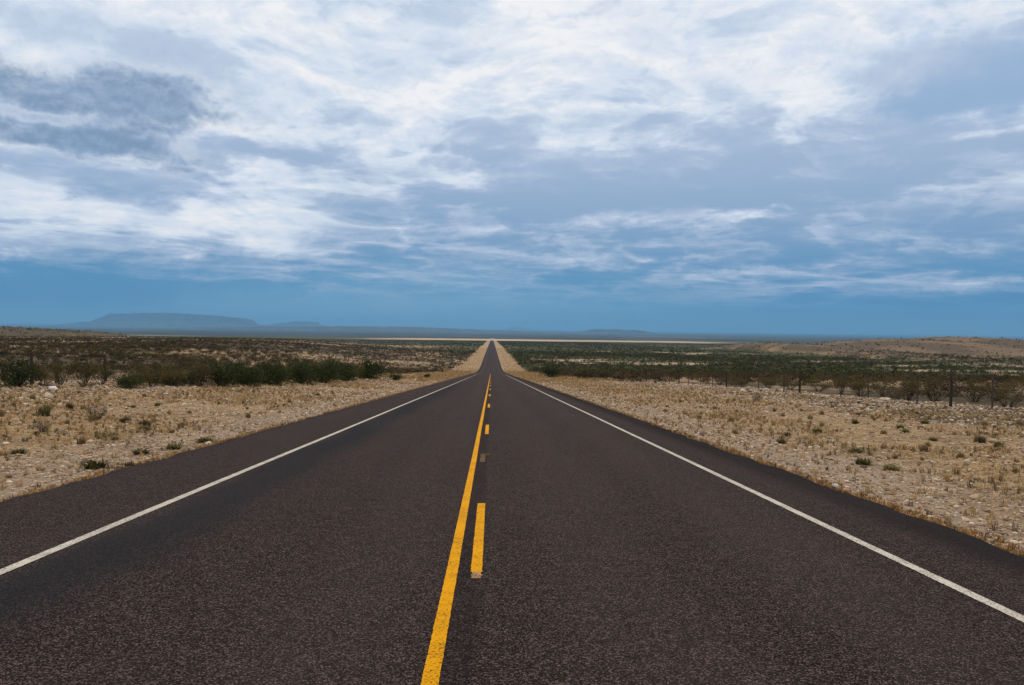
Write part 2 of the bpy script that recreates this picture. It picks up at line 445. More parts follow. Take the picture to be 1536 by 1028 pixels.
# ================================================================== PLANT MESHES
def stems_geo(rg, n, h, spread, r0, up_=1.0, fork=2):
    """thin tapering stems fanning from one root; returns V, F(quads), tips"""
    Vs, Fs, tips = [], [], []
    def seg(pts, rad):
        base = sum(len(v) for v in Vs)
        vv = []
        for p, r_ in zip(pts, rad):
            for a in (0, 2.094, 4.189): vv.append((p[0] + r_ * math.cos(a), p[1] + r_ * math.sin(a), p[2]))
        Vs.append(np.array(vv))
        for i in range(len(pts) - 1):
            for a in range(3):
                b2 = (a + 1) % 3
                Fs.append((base + i * 3 + a, base + i * 3 + b2, base + i * 3 + 3 + b2, base + i * 3 + 3 + a))
    for i in range(n):
        a = rg.uniform(0, 6.283); s = spread * math.sqrt(rg.uniform(.02, 1)); hh = h * rg.uniform(.55, 1.0) * (1 - .25 * (s / spread) ** 2)
        end = np.array([s * math.cos(a), s * math.sin(a), hh])
        pts = [np.array([.06 * math.cos(a), .06 * math.sin(a), -.08])]
        for t in (.35, .7, 1.0):
            pts.append(end * np.array([t ** .8, t ** .8, t ** 1.1]) + rg.normal(0, .03, 3) * h)
        seg(pts, [r0, r0 * .75, r0 * .5, r0 * .2])
        tips.append(pts[3]); tips.append(pts[2] * .4 + pts[3] * .6)
        for f in range(fork):
            t = rg.uniform(.35, .85)
            p0 = pts[1] * (1 - t) + pts[2] * t if rg.random() < .5 else pts[2] * (1 - t) + pts[3] * t
            d = rg.normal(0, 1, 3); d[2] = abs(d[2]) * .7
            p1 = p0 + d / np.linalg.norm(d) * h * rg.uniform(.15, .32)
            p1[2] = max(p1[2], .05)
            seg([p0, (p0 + p1) / 2 + rg.normal(0, .015, 3) * h, p1], [r0 * .45, r0 * .3, r0 * .12])
            tips.append(p1); tips.append((p0 + p1) / 2)
    return np.concatenate(Vs), np.array(Fs), np.array(tips)

def leaves_geo(rg, centers, n, sig, size, zmin=.04):
    c = centers[rg.integers(0, len(centers), n)] + rg.normal(0, 1, (n, 3)) * np.array(sig)
    c[:, 2] = np.maximum(c[:, 2], zmin)
    u = rg.normal(0, 1, (n, 3)); u /= np.linalg.norm(u, axis=1)[:, None]
    w = rg.normal(0, 1, (n, 3)); w -= (w * u).sum(1)[:, None] * u; w /= np.linalg.norm(w, axis=1)[:, None]
    s = size * rg.uniform(.5, 1.3, n)[:, None]
    Vq = np.stack([c - u * s, c - w * s * .45, c + u * s, c + w * s * .45], 1).reshape(-1, 3)
    return Vq, np.arange(4 * n).reshape(-1, 4)

def bush_mesh(kind, seed):
    rg = np.random.default_rng(seed)
    if kind == 'mesquite':
        sv, sf, tips = stems_geo(rg, 16, 1.25, .95, .030, fork=4)
        low = np.stack([rg.normal(0, .55, 90), rg.normal(0, .55, 90), rg.uniform(.02, .8, 90)], 1)
        lv, lf = leaves_geo(rg, np.concatenate([tips, low]), 3600, (.14, .14, .11), .055)
    elif kind == 'creosote':
        sv, sf, tips = stems_geo(rg, 22, 1.5, .95, .018, fork=3)
        tips = tips[tips[:, 2] > .45]
        lv, lf = leaves_geo(rg, tips, 1500, (.10, .10, .10), .045)
    elif kind == 'brush':
        sv, sf, tips = stems_geo(rg, 26, .75, .6, .012, fork=3)
        lv, lf = leaves_geo(rg, tips, 800, (.08, .08, .07), .04)
    elif kind == 'twig':
        sv, sf, tips = stems_geo(rg, 40, .5, .42, .008, fork=4)
        lv, lf = leaves_geo(rg, tips, 350, (.05, .05, .04), .022)
    return sv, sf, lv, lf

def tuft_mesh(seed, n, h, spread, width):
    rg = np.random.default_rng(seed)
    a = rg.uniform(0, 6.283, n); r0 = spread * .35 * np.sqrt(rg.random(n)); lean = rg.uniform(.1, 1.0, n) * spread
    hh = h * rg.uniform(.45, 1.1, n)
    d = np.stack([np.cos(a), np.sin(a), 0 * a], 1)
    b = rg.uniform(0, 6.283, n); root = np.stack([np.cos(b) * r0, np.sin(b) * r0, 0 * b - .02], 1)
    side = np.stack([-np.sin(a), np.cos(a), 0 * a], 1) * width * rg.uniform(.6, 1.3, n)[:, None]
    mid = root + d * (lean * .35)[:, None]; mid[:, 2] = hh * .6
    tip = root + d * lean[:, None]; tip[:, 2] = hh * (1 - .35 * (lean / spread))
    Vv = np.stack([root - side, root + side, mid + side * .7, mid - side * .7, tip + side * .12, tip - side * .12], 1).reshape(-1, 3)
    i = np.arange(n)[:, None] * 6
    F = np.concatenate([i + np.array([[0, 1, 2, 3]]), i + np.array([[3, 2, 4, 5]])])
    return Vv, F

MATS = dict(mesquite=m_mesq, creosote=m_creo, brush=m_brush, twig=m_grey)
PROTO = {}
for kind, cnt in (('mesquite', 5), ('creosote', 7), ('brush', 5), ('twig', 3)):
    PROTO[kind] = []
    for s in range(cnt):
        sv, sf, lv, lf = bush_mesh(kind, {'mesquite': 100, 'creosote': 200, 'brush': 300, 'twig': 400}[kind] + s)
        PROTO[kind].append((mesh_np(kind + '_stems', sv, sf, m_stem), mesh_np(kind + '_leaves', lv, lf, MATS[kind])))
TUFT = dict(
    straw=[mesh_np('straw_tuft', *tuft_mesh(500 + s, 90, .34, .24, .006), m_straw) for s in range(5)],
    weed=[mesh_np('weed_tuft', *tuft_mesh(520 + s, 120, .14, .34, .014), m_weed) for s in range(4)],
    olive=[mesh_np('olive_tuft', *tuft_mesh(540 + s, 130, .40, .30, .008), m_weed) for s in range(3)],
    dark=[mesh_np('dark_tuft', *tuft_mesh(560 + s, 130, .32, .26, .008), m_duff) for s in range(3)])

def place_bush(name, kind, x, y, w, h, label, cat, group=None, variant=None):
    """an Empty at the root, foliage and stems under it; native size of a prototype about 2 m wide"""
    nat = dict(mesquite=(2.1, 1.35), creosote=(2.0, 1.5), brush=(1.35, .8), twig=(.95, .55))[kind]
    st, lv = PROTO[kind][(variant if variant is not None else random.randrange(99)) % len(PROTO[kind])]
    e = bpy.data.objects.new(name, None); col.objects.link(e)
    e.empty_display_size = .2
    e.location = (x, y, float(H(x, y)) - .02)
    e.rotation_euler = (random.uniform(-.08, .08), random.uniform(-.08, .08), random.uniform(0, 6.28))
    e.scale = (w / nat[0], w / nat[0] * random.uniform(.85, 1.15), h / nat[1])
    tag(e, label, cat, group)
    obj('foliage', lv, e); obj('stems', st, e)
    return e

def place_tuft(name, kind, x, y, s, label, cat, group=None, hs=1.0):
    hs *= .62 if kind in ('dark', 'olive') else .9
    o = obj(name, random.choice(TUFT[kind]), loc=(x, y, float(H(x, y))))
    o.rotation_euler = (0, 0, random.uniform(0, 6.28)); o.scale = (s, s, s * hs)
    return tag(o, label, cat, group)

def px_bush(name, kind, px, py, wpx, hpx, label, cat, group=None, variant=None, depth=0):
    x, y = ground_at(px, py)
    if depth: x *= 1 + depth / y; y += depth
    s = math.hypot(x, y) / FOC
    return place_bush(name, kind, x, y, wpx * s, hpx * s, label, cat, group, variant)

# ---- green and brown bushes behind the bank on the low-x side, each picked out
LB = [
 (24, 582, 50, 38, 'mesquite', 'dark green round bush at the picture edge, beside the tall fence post'),
 (64, 581, 34, 28, 'creosote', 'small olive bush squeezed between the first two fence posts of the gravel bank'),
 (92, 579, 40, 32, 'creosote', 'brown-olive bush standing just behind the white scrap of litter'),
 (126, 580, 46, 40, 'creosote', 'tall brown bush with bare stems touching the fence post on the gravel bank'),
 (152, 579, 34, 34, 'creosote', 'dark brown bush ending the brown clump before the light gap'),
 (193, 583, 40, 22, 'mesquite', 'low bright green bush spilling over the bank beside the light gap'),
 (228, 581, 46, 26, 'creosote', 'low olive bush between the bright green bush and the long dark thicket'),
 (262, 580, 44, 30, 'creosote', 'mixed olive bush at the start of the long dark thicket'),
 (298, 580, 48, 36, 'brush', 'brown bush with thin top in the long dark thicket'),
 (334, 580, 56, 40, 'mesquite', 'tall dark green bush in the middle of the long thicket'),
 (372, 579, 52, 38, 'mesquite', 'dark green bush with a lighter front in the long thicket'),
 (412, 578, 54, 38, 'mesquite', 'broad green bush in the long thicket above the tan gravel slope'),
 (450, 576, 50, 36, 'mesquite', 'dense near-black green bush in the long thicket'),
 (486, 575, 52, 34, 'mesquite', 'rounded deep green bush near the roadward end of the thicket'),
 (520, 572, 48, 28, 'mesquite', 'wide low green bush near the roadward end of the thicket'),
 (548, 569, 34, 22, 'mesquite', 'last small green bush closing the roadward end of the thicket'),
 (594, 571, 26, 11, 'mesquite', 'little round green bush alone in the yellow verge grass'),
 (640, 567, 12, 7, 'mesquite', 'tiny dark green bush alone close to the pavement edge'),
]
for px, py, w, h, k, lab in LB: px_bush('desert_bush', k, px, py, w, h, lab, 'bush')
for i, px in enumerate(range(202, 556, 27)):
    px_bush('thicket_bush', 'mesquite' if i % 4 else 'creosote', px, 582.5 - max(0, px - 300) * .05, random.uniform(40, 62), random.uniform(15, 37), 'dark green bush grown into the second row of the long thicket', 'bush', 'bushes in the back row of the long thicket', i, random.uniform(2.5, 5))
RB = [
 (826, 567, 30, 19, 'mesquite', 'bright dark green bush by the verge at the start of the brown brush belt'),
 (852, 563, 18, 12, 'brush', 'small brown bush next to the bright green verge bush'),
 (1216, 606, 0, 0, None, None),
]
for px, py, w, h, k, lab in RB[:2]: px_bush('desert_bush', k, px, py, w, h, lab, 'bush')

# ---- brush belt behind the fence on the high-x side
FENCE_R = 22.0
row = [(1512, 'thick dark bush filling the picture edge beyond the last thin fence post'),
       (1462, 'grey-stemmed olive bush between the thick fence post and the last thin post'),
       (1402, 'wide olive-brown bush just before the thick near fence post'),
       (1362, 'leaning dark-stemmed bush two posts before the thick near post'),
       (1325, 'upright brown bush between two thin fence posts in mid fence'),
       (1292, 'dark bush right behind the slanting fence post'),
       (1262, 'low open bush with pale stems beside a thin fence post'),
       (1228, 'brown bush just past the second thick fence post'),
       (1186, 'dense brown bush just before the second thick fence post'),
       (1152, 'olive bush behind a pair of thin far fence posts'),
       (1112, 'dark rounded bush with a pointed foot at the far stretch of the fence'),
       (1080, 'small brown bush at the far stretch of the fence')]
for i, (px, lab) in enumerate(row):
    X0 = FENCE_R + [2.5, 5, 3, 2, 4, 1.5, 3, 4, 3.5, 3, 2, 3][i]
    u = ray(px, 560); Y0 = X0 * u[1] / u[0]
    place_bush('fence_bush', 'creosote', X0, Y0, random.uniform(1.5, 2.6), random.uniform(.85, 1.3), lab, 'bush', 'bushes growing along the wire fence', i)

def scatter(n, xr_, yr_, mind, seed, ok):
    rg = np.random.default_rng(seed); pts = []
    cell = {}
    for _ in range(n * 40):
        x = rg.uniform(*xr_); y = rg.uniform(*yr_)
        if not ok(x, y): continue
        k = (int(x // mind), int(y // mind))
        if any((x - q[0]) ** 2 + (y - q[1]) ** 2 < mind * mind for a in (-1, 0, 1) for b in (-1, 0, 1) for q in cell.get((k[0] + a, k[1] + b), ())): continue
        cell.setdefault(k, []).append((x, y)); pts.append((x, y))
        if len(pts) >= n: break
    pts.sort(key=lambda p: p[1])
    return pts

inview = lambda x, y: -.70 < x / max(y, .1) < .74
for x, y in scatter(120, (25, 105), (32, 150), 2.5, 31, lambda x, y: inview(x, y) and x > 25 + max(0, (y - 60) * .02)):
    k = 'creosote' if random.random() < .8 else 'brush'
    place_bush('belt_bush', k, x, y, random.uniform(1.1, 2.8), random.uniform(.45, 1.4), 'olive-brown bush inside the belt of brush beyond the wire fence', 'bush', 'bushes of the brush belt beyond the fence')
for x, y in scatter(80, (-110, -24), (36, 150), 2.6, 37, lambda x, y: inview(x, y) and x < -24 and fbm(np.array(x / 9.), np.array(y / 14.), 5) > .42):
    k = random.choice(['creosote', 'brush', 'brush', 'mesquite'])
    place_bush('slope_bush', k, x, y, random.uniform(1.0, 2.2), random.uniform(.6, 1.2), 'scattered dark bush on the stony slope behind the green thicket', 'bush', 'bushes scattered over the stony slope')

# ---- weeds and tufts on the verges
for px, py, s, k, hs, lab in [
 (66, 624, 1.5, 'olive', 1.0, 'yellow-green grass clump among the rocks of the gravel bank'),
 (104, 614, 1.1, 'dark', 1.0, 'small brown clump just below the top of the gravel bank'),
 (187, 634, 1.3, 'dark', .8, 'brown-olive clump to the roadward side of the grey twiggy bush'),
 (217, 640, 1.5, 'dark', .8, 'dark spreading clump on the tan slope below the green thicket'),
 (159, 656, 1.2, 'weed', 1.0, 'flat green weed strip in the middle of the tan slope'),
 (216, 646, 1.0, 'weed', 1.0, 'flat green weed above the grey gravel strip'),
 (143, 703, 1.2, 'weed', 1.2, 'bright green weed patch in the grey gravel by the pavement'),
 (213, 682, 1.0, 'weed', 1.0, 'small dark green weed on the grey gravel'),
 (261, 674, 1.0, 'weed', 1.1, 'yellowish weed on the grey gravel by the pavement edge'),
 (306, 664, 1.1, 'weed', 1.0, 'low olive weed against the pavement edge where the gravel narrows'),
 (28, 681, .9, 'weed', 1.0, 'small green weed near the picture edge below the rocks'),
 (194, 703, .8, 'dark', .8, 'brown tuft right on the pavement edge'),
 (1473, 665, .9, 'dark', 1.0, 'dark round clump on the stony ground below the thick fence post'),
 (1225, 649, 1.0, 'weed', 1.2, 'green weed in the pale straw below the second thick fence post'),
 (1295, 697, 1.0, 'weed', 1.2, 'green weed standing just above the grey roadside gravel'),
 (1285, 679, 1.0, 'weed', .9, 'flat olive weed in the straw slope'),
 (1337, 706, .9, 'weed', 1.0, 'low green weed close to the grey roadside gravel'),
 (1172, 666, 1.0, 'olive', .6, 'green-grey tuft in the straw at the narrow part of the verge'),
 (1283, 636, .9, 'olive', .7, 'yellow-green tuft among the small stones below the fence'),
 (1387, 636, .9, 'olive', .7, 'yellow-green tuft on the stones before the thick fence post'),
 (1358, 650, .8, 'olive', .7, 'twin yellow-green tuft lower on the straw slope'),
 (1498, 671, .9, 'olive', .7, 'olive tuft near the picture edge below the last thin post'),
 (1401, 662, .7, 'olive', .7, 'small yellow-green tuft alone in pale straw'),
 (1288, 624, 1.0, 'dark', .8, 'dark clump just below the fence between two thin posts')]:
    x, y = ground_at(px, py)
    place_tuft('weed_clump' if k == 'weed' else 'grass_clump', k, x, y, s, lab, 'weed' if k == 'weed' else 'grass clump', None, hs)
for px, py, w, h, lab in [(143, 630, 38, 24, 'grey leafless twiggy bush on the tan slope of the gravel bank'), (64, 648, 34, 18, 'grey-brown dry bush among rocks near the picture edge'),
                     (92, 655, 22, 11, 'little dead brown bush below the grey-brown dry bush'), (1135, 603, 22, 15, 'dry grey bush at the foot of the far fence posts')]:
    px_bush('dry_bush', 'twig', px, py, w, h, lab, 'bush')
TOK = lambda x, y: inview(x, y) and (x < ROAD_L - 2.2 or x > ROAD_R + 1.8)
for x, y in scatter(240, (-22, 22), (7, 75), 1.0, 41, lambda x, y: TOK(x, y) and random.random() < 12 / (12 + y)):
    k = random.choice(['straw'] * 8 + ['dark', 'olive'])
    place_tuft('grass_tuft', k, x, y, random.uniform(.55, 1.0), 'small dry grass tuft on the tan roadside verge', 'grass tuft', 'dry tufts dotted over the verges', random.uniform(.55, .9))

# ================================================================== STUFF: stones, dry grass, far scrub
def ico():
    t = (1 + 5 ** .5) / 2
    v = np.array([(-1, t, 0), (1, t, 0), (-1, -t, 0), (1, -t, 0), (0, -1, t), (0, 1, t), (0, -1, -t), (0, 1, -t), (t, 0, -1), (t, 0, 1), (-t, 0, -1), (-t, 0, 1)], float)
    v /= np.linalg.norm(v[0])
    f = np.array([(0, 11, 5), (0, 5, 1), (0, 1, 7), (0, 7, 10), (0, 10, 11), (1, 5, 9), (5, 11, 4), (11, 10, 2), (10, 7, 6), (7, 1, 8), (3, 9, 4), (3, 4, 2), (3, 2, 6), (3, 6, 8), (3, 8, 9), (4, 9, 5), (2, 4, 11), (6, 2, 10), (8, 6, 7), (9, 8, 1)])
    return v, f

def verge_points(n, ymax, seed, dmin=.0, dmax=19.):
    """points on both verges, denser towards the camera"""
    rg = np.random.default_rng(seed)
    y = ymax * rg.random(n * 3) ** 1.7 + 5.0
    side = rg.random(n * 3) < .5
    d = dmin + (dmax - dmin) * rg.random(n * 3)
    x = np.where(side, ROAD_L - d, ROAD_R + d)
    k = (x / y > -.74) & (x / y < .78)
    return x[k][:n], y[k][:n], d[k][:n]

def build_stones():
    rg = np.random.default_rng(71)
    bv, bf = ico()
    x, y, d = verge_points(150000, 95, 72, -.02)
    den = np.where(d < 3.4, .45 + .55 * sstep(.36, .56, fbm(x / 2.2, y / 5., 97)), .42 + .6 * sstep(.48, .62, fbm(x / 5., y / 5., 92)))
    keep = rg.random(len(x)) < den
    x, y, d = x[keep], y[keep], d[keep]; n = len(x)
    s = np.exp(rg.normal(-4.15, .42, n)) * (1 + .02 * y) * np.where(d > 9, 1.35, 1.0)
    s = np.where(d < .15, s * .6, s)
    big = (rg.random(n) < .006) & (d > 6); s = np.where(big, s * 2.2, s)
    tv = bv[None] * rg.uniform(.65, 1.25, (n, 12, 1)) * np.stack([rg.uniform(.8, 1.4, n), rg.uniform(.7, 1.1, n), rg.uniform(.45, .8, n)], 1)[:, None]
    a = rg.uniform(0, 6.283, n); ca, sa = np.cos(a)[:, None], np.sin(a)[:, None]
    vx = tv[..., 0] * ca - tv[..., 1] * sa; vy = tv[..., 0] * sa + tv[..., 1] * ca
    P = np.stack([vx * s[:, None] + x[:, None], vy * s[:, None] + y[:, None], tv[..., 2] * s[:, None] + (H(x, y) + s * .25)[:, None]], 2)
    pal = np.array([(.62, .50, .38), (.42, .31, .22), (.50, .36, .24), (.38, .27, .17), (.60, .48, .37), (.18, .12, .08), (.48, .32, .19), (.32, .22, .14)])
    ct = pal[rg.integers(0, len(pal), n)] * rg.uniform(.7, 1.1, (n, 1))
    F = (bf[None] + (np.arange(n) * 12)[:, None, None]).reshape(-1, 3)
    me = mesh_np('gravel', P.reshape(-1, 3), F, attr_material('limestone_chips', .9, .15, 30., .35), dict(tint=np.repeat(ct, 12, 0)))
    tag(obj('gravel', me), 'loose pale limestone gravel covering both roadside verges', 'gravel', kind='stuff')
build_stones()

def build_grass():
    rg = np.random.default_rng(81)
    x, y, d = verge_points(90000, 300, 82, .05, 15.)
    w = np.where(d < 2.6, .14, 1.0) * sstep(.34, .56, fbm(x / 3., y / 4., 83)) + .12 + np.where(d < .35, .75, 0)
    k = rg.random(len(x)) < w
    x, y, d = x[k], y[k], d[k]
    yf = 5 + 140 * rg.random(9000) ** 1.6; sf = rg.random(9000) < .5; df = np.abs(rg.normal(.03, .13, 9000)); yg = 90 * (11 ** rg.random(16000)); sg = rg.random(16000) < .5; dg = 12 * rg.random(16000)
    x = np.concatenate([x, np.where(sf, ROAD_L - df, ROAD_R + df), np.where(sg, ROAD_L - dg, ROAD_R + dg)]); y = np.concatenate([y, yf, yg]); d = np.concatenate([d, df, dg])
    k = fbm(x / 4., y / 9., 84) > .34; x, y, d = x[k], y[k], d[k]; n = len(x)
    sc = rg.uniform(.22, .62, n) * (1 + .006 * np.minimum(y, 350)) * np.where(d < .4, .6, 1)
    Vt, Ft = zip(*[tuft_mesh(600 + i, 14, .24, .20, .009) for i in range(8)])
    z = H(x, y)
    vs, fs, cs, base = [], [], [], 0
    pal = np.array([(.56, .375, .17), (.66, .48, .26), (.44, .28, .12), (.22, .14, .06), (.48, .31, .15), (.14, .10, .04)])
    var = rg.integers(0, 8, n); a = rg.uniform(0, 6.283, n)
    for i in range(8):
        m = var == i; q = m.sum()
        t = Vt[i]; ca, sa = np.cos(a[m])[:, None], np.sin(a[m])[:, None]; s = sc[m][:, None]
        P = np.stack([(t[:, 0] * ca - t[:, 1] * sa) * s + x[m][:, None], (t[:, 0] * sa + t[:, 1] * ca) * s + y[m][:, None], t[:, 2] * s + z[m][:, None]], 2)
        vs.append(P.reshape(-1, 3)); fs.append((Ft[i][None] + (np.arange(q) * len(t))[:, None, None]).reshape(-1, 4) + base); base += q * len(t)
        cc = pal[rg.integers(0, len(pal), q)] * rg.uniform(.7, 1.15, (q, 1)) * np.where(d[m] < .3, .72, 1.0)[:, None] * np.where((d[m] < .3)[:, None], (1.08, .92, .7), (1, 1, 1)); cs.append(np.repeat(cc, len(t), 0))
    me = mesh_np('dry_grass', np.concatenate(vs), np.concatenate(fs), attr_material('dry_grass_tint', .85, .1, 20., .3), dict(tint=np.concatenate(cs)))
    tag(obj('dry_grass', me), 'short straw-coloured dry grass over both roadside verges', 'grass', kind='stuff')
build_grass()

def build_scrub():
    rg = np.random.default_rng(91)
    vs, fs, cs = [], [], []; base = 0
    def blob(ntri, size, seed):
        r2 = np.random.default_rng(seed)
        # several lobes, leaf triangles on and in them
        lob = np.stack([r2.normal(0, .42, 7), r2.normal(0, .42, 7), r2.uniform(.25, .8, 7)], 1)
        c = lob[r2.integers(0, 7, ntri)] + r2.normal(0, .2, (ntri, 3)); c[:, 2] = np.clip(c[:, 2], .08, 1.2)
        u = r2.normal(0, 1, (ntri, 3, 3)); u /= np.linalg.norm(u, axis=2)[..., None]
        return (c[:, None] + u * size).reshape(-1, 3)
    bands = [(95, 320, 6200, 110, .15), (320, 750, 15000, 34, .26), (750, 2250, 26000, 10, .48)]
    for r0, r1, n, nt_, size in bands:
        tpl = [blob(nt_, size, 900 + i) for i in range(6)]
        r = np.sqrt(rg.uniform(r0 ** 2, r1 ** 2, n * 2)); az = rg.uniform(-.66, .70, n * 2)
        x = r * np.sin(az); y = r * np.cos(az)
        d = np.where(x < 0, ROAD_L - x, x - ROAD_R)
        hm = np.interp(x, HILL_X, np.array(HILL_Z) / 10.) * sstep(430, 700, y)
        sm = sstep(.36, .58, fbm(x / 70., y / 130., 51)) * .6 + .4 * sstep(.38, .58, fbm(x / 14., y / 22., 52))
        p = (.30 + .70 * sm)
        rm_ = sstep(500, 700, y) * (1 - sstep(1000, 1200, y)) * sstep(-395, -450, x)
        p = np.maximum(p, np.maximum(.95 * rm_, .85 * np.clip(hm * 2, 0, 1)) * sstep(.28, .52, fbm(x / 22., y / 50., 66)))
        sc1 = np.exp(-((x - px0 - .45 * (y - py0)) / 15.) ** 2 - ((y - py0 + 25) / 60.) ** 2)
        sc3 = sstep(.54, .62, fbm(x / 60., y / 26., 76)) * sstep(200, 260, y) * (1 - sstep(500, 640, y)) * sstep(8, 30, x)
        p = p * (1 - .25 * np.clip(hm, 0, 1)) * (1 - np.clip(sc1 + sc3 * .85, 0, 1))
        p = p * sstep(7 + 3 * vnoise(x / 6., y / 25., 5), 13, d) * np.where((y < 155) & (x > -110) & (x < 105), .25, 1)
        k = rg.random(n * 2) < p
        x, y = x[k], y[k]; n = len(x)
        gfrac = sstep(240, 330, y) * sstep(-.05, .05, x / y - .02 + .00012 * (y - 300)); gfrac = np.maximum(gfrac, sstep(900, 1300, y))
        hm = np.interp(x, HILL_X, np.array(HILL_Z) / 10.) * sstep(430, 700, y)
        gfrac = gfrac * (1 - np.clip(hm, 0, .8))
        isg = rg.random(n) < .08 + .58 * gfrac; smallh = np.clip(hm, 0, 1) * (1 - isg)
        pg = np.array([(.042, .046, .008), (.068, .068, .012), (.090, .080, .018), (.052, .052, .012)]); pb = np.array([(.062, .042, .016), (.090, .064, .028), (.050, .038, .014), (.15, .085, .040), (.042, .028, .012)])
        c = np.where(isg[:, None], pg[rg.integers(0, 4, n)], pb[rg.integers(0, 5, n)]) * rg.uniform(.75, 1.2, (n, 1))
        w = rg.uniform(.7, 1.5, n) * np.where(isg, 1.25, 1.0); hgt = rg.uniform(.7, 1.35, n) * np.where(isg, 1.35, 1.0)
        w = w * (1 + .25 * (r0 > 700)) * (1 - .25 * smallh) * (1 - .12 * sstep(0, .12, -x / y)); hgt = hgt * (1 - .45 * smallh) * (1 - .2 * sstep(0, .12, -x / y)); z = H(x, y); a = rg.uniform(0, 6.283, n); var = rg.integers(0, 6, n)
        for i in range(6):
            m = var == i; q = int(m.sum()); t = tpl[i]
            ca, sa = np.cos(a[m])[:, None], np.sin(a[m])[:, None]; s = w[m][:, None]
            P = np.stack([(t[:, 0] * ca - t[:, 1] * sa) * s + x[m][:, None], (t[:, 0] * sa + t[:, 1] * ca) * s + y[m][:, None], t[:, 2] * hgt[m][:, None] + z[m][:, None] - .05], 2)
            vs.append(P.reshape(-1, 3)); cs.append(np.repeat(c[m], len(t), 0))
    Vv = np.concatenate(vs)
    me = mesh_np('far_scrub', Vv, np.arange(len(Vv)).reshape(-1, 3), attr_material('scrub_tint', .85, .1, .8, .4), dict(tint=np.concatenate(cs)))
    tag(obj('far_scrub', me), 'low desert scrub spreading over the plain and the far rise', 'scrub', kind='stuff')
build_scrub()

# ================================================================== FENCES
m_wood, nt_, b_ = new_mat('weathered_post', .9, .1)
nt_.links.new(mixc(nt_, noise(nt_, objcoord(nt_), 3., 5, .7, stretch=(6, 6, .6)), (.018, .014, .012), (.085, .066, .055)), b_.inputs['Base Color'])
m_steel, nt_, b_ = new_mat('rusty_steel', .7, .3)
nt_.links.new(mixc(nt_, noise(nt_, objcoord(nt_), 9., 4, .6), (.035, .022, .016), (.12, .085, .065)), b_.inputs['Base Color'])

def post_mesh(kind, seed):
    rg = np.random.default_rng(seed)
    Vv, F = [], []
    if kind == 'wood':
        zs = [-.3, 0, .35, .7, 1.05, 1.4, 1.6, 1.63]; k = 10
        for i, z in enumerate(zs):
            for a in range(k):
                r_ = (.085 - .006 * i) * (1 + .12 * rg.normal()) * (.75 if i == len(zs) - 1 else 1)
                Vv.append((r_ * math.cos(6.283 * a / k) + .012 * math.sin(z * 2), r_ * math.sin(6.283 * a / k), z + (.02 * rg.normal() if i > 5 else 0)))
        mat = m_wood
    else:                                                     # studded steel T section
        prof = [(-.024, -.006), (.024, -.006), (.024, 0), (.005, .002), (.005, .030), (-.005, .030), (-.005, .002), (-.024, 0)]; k = 8
        zs = [-.3] + [v for s in range(24) for v in (.06 * s + .1, .06 * s + .115)] + [1.56]
        for i, z in enumerate(zs):
            g = 1.12 if (i % 2 == 0 and 0 < i < len(zs) - 1) else 1.0
            for p in prof: Vv.append((p[0] * g, p[1] * g, z))
        mat = m_steel
    for i in range(len(zs) - 1):
        for a in range(k): F.append((i * k + a, i * k + (a + 1) % k, (i + 1) * k + (a + 1) % k, (i + 1) * k + a))
    top = len(Vv) - k
    c = len(Vv); Vv.append(tuple(np.mean(Vv[top:], 0)))
    F += [(top + a, top + (a + 1) % k, c, c) for a in range(k)]
    me = bpy.data.meshes.new(kind + '_post')
    me.from_pydata(Vv, [], [tuple(dict.fromkeys(f)) for f in F]); me.materials.append(mat)
    return me
WOOD = [post_mesh('wood', 1), post_mesh('wood', 2)]
TPOST = post_mesh('steel', 3)

def wire_mesh(pts, r_=.005):
    Vv, F = [], []
    for i, p in enumerate(pts):
        for a in (0, 2.094, 4.189): Vv.append((p[0] + r_ * math.cos(a), p[1], p[2] + r_ * math.sin(a)))
        if i:
            for a in range(3): F.append(((i - 1) * 3 + a, (i - 1) * 3 + (a + 1) % 3, i * 3 + (a + 1) % 3, i * 3 + a))
    # barbs: short crossed spikes every half metre close to the camera
    for i in range(1, len(pts)):
        p, q = np.array(pts[i - 1]), np.array(pts[i])
        if p[1] > 60: break
        for t in np.arange(.1, 1, .16):
            c = p * (1 - t) + q * t; b0 = len(Vv)
            for dx, dz in ((.014, .014), (-.014, -.014), (.002, 0)): Vv.append((c[0] + dx, c[1] + dx * .4, c[2] + dz))
            F.append((b0, b0 + 1, b0 + 2))
    me = bpy.data.meshes.new('barbed_wire'); me.from_pydata(Vv, [], F); me.materials.append(m_steel); return me

def fence(x0, posts, label):
    e = bpy.data.objects.new('wire_fence', None); col.objects.link(e)
    e.location = (x0, posts[0][0], float(H(x0, posts[0][0])))
    tag(e, label, 'fence')
    base = np.array(e.location)
    loc = []
    for i, (y, kind, lean, sc) in enumerate(posts):
        x = x0 + random.uniform(-.12, .12); z = float(H(x, y))
        o = obj('fence_post', WOOD[i % 2] if kind == 'wood' else TPOST, e, tuple(np.array((x, y, z)) - base))
        o.rotation_euler = (random.uniform(-.03, .03), lean, random.uniform(-.3, .3)); o.scale = (1, 1, sc) if kind == 'wood' else (1.5, 1.5, sc)
        o['label'] = 'thick weathered wooden post' if kind == 'wood' else 'thin rusty steel post'
        loc.append((x, y, z))
    for hgt in (.35, .68, 1.0, 1.32):
        pts = []
        for (xa, ya, za), (xb, yb, zb_) in zip(loc, loc[1:]):
            for t in (0, .5): pts.append((xa + (xb - xa) * t - base[0] + .03, ya + (yb - ya) * t - base[1], za + (zb_ - za) * t + hgt - (.03 if t else 0) - base[2]))
        obj('barbed_wire', wire_mesh(pts), e)
def ypost(x0, px): u = ray(px, 580); return x0 * u[1] / u[0]
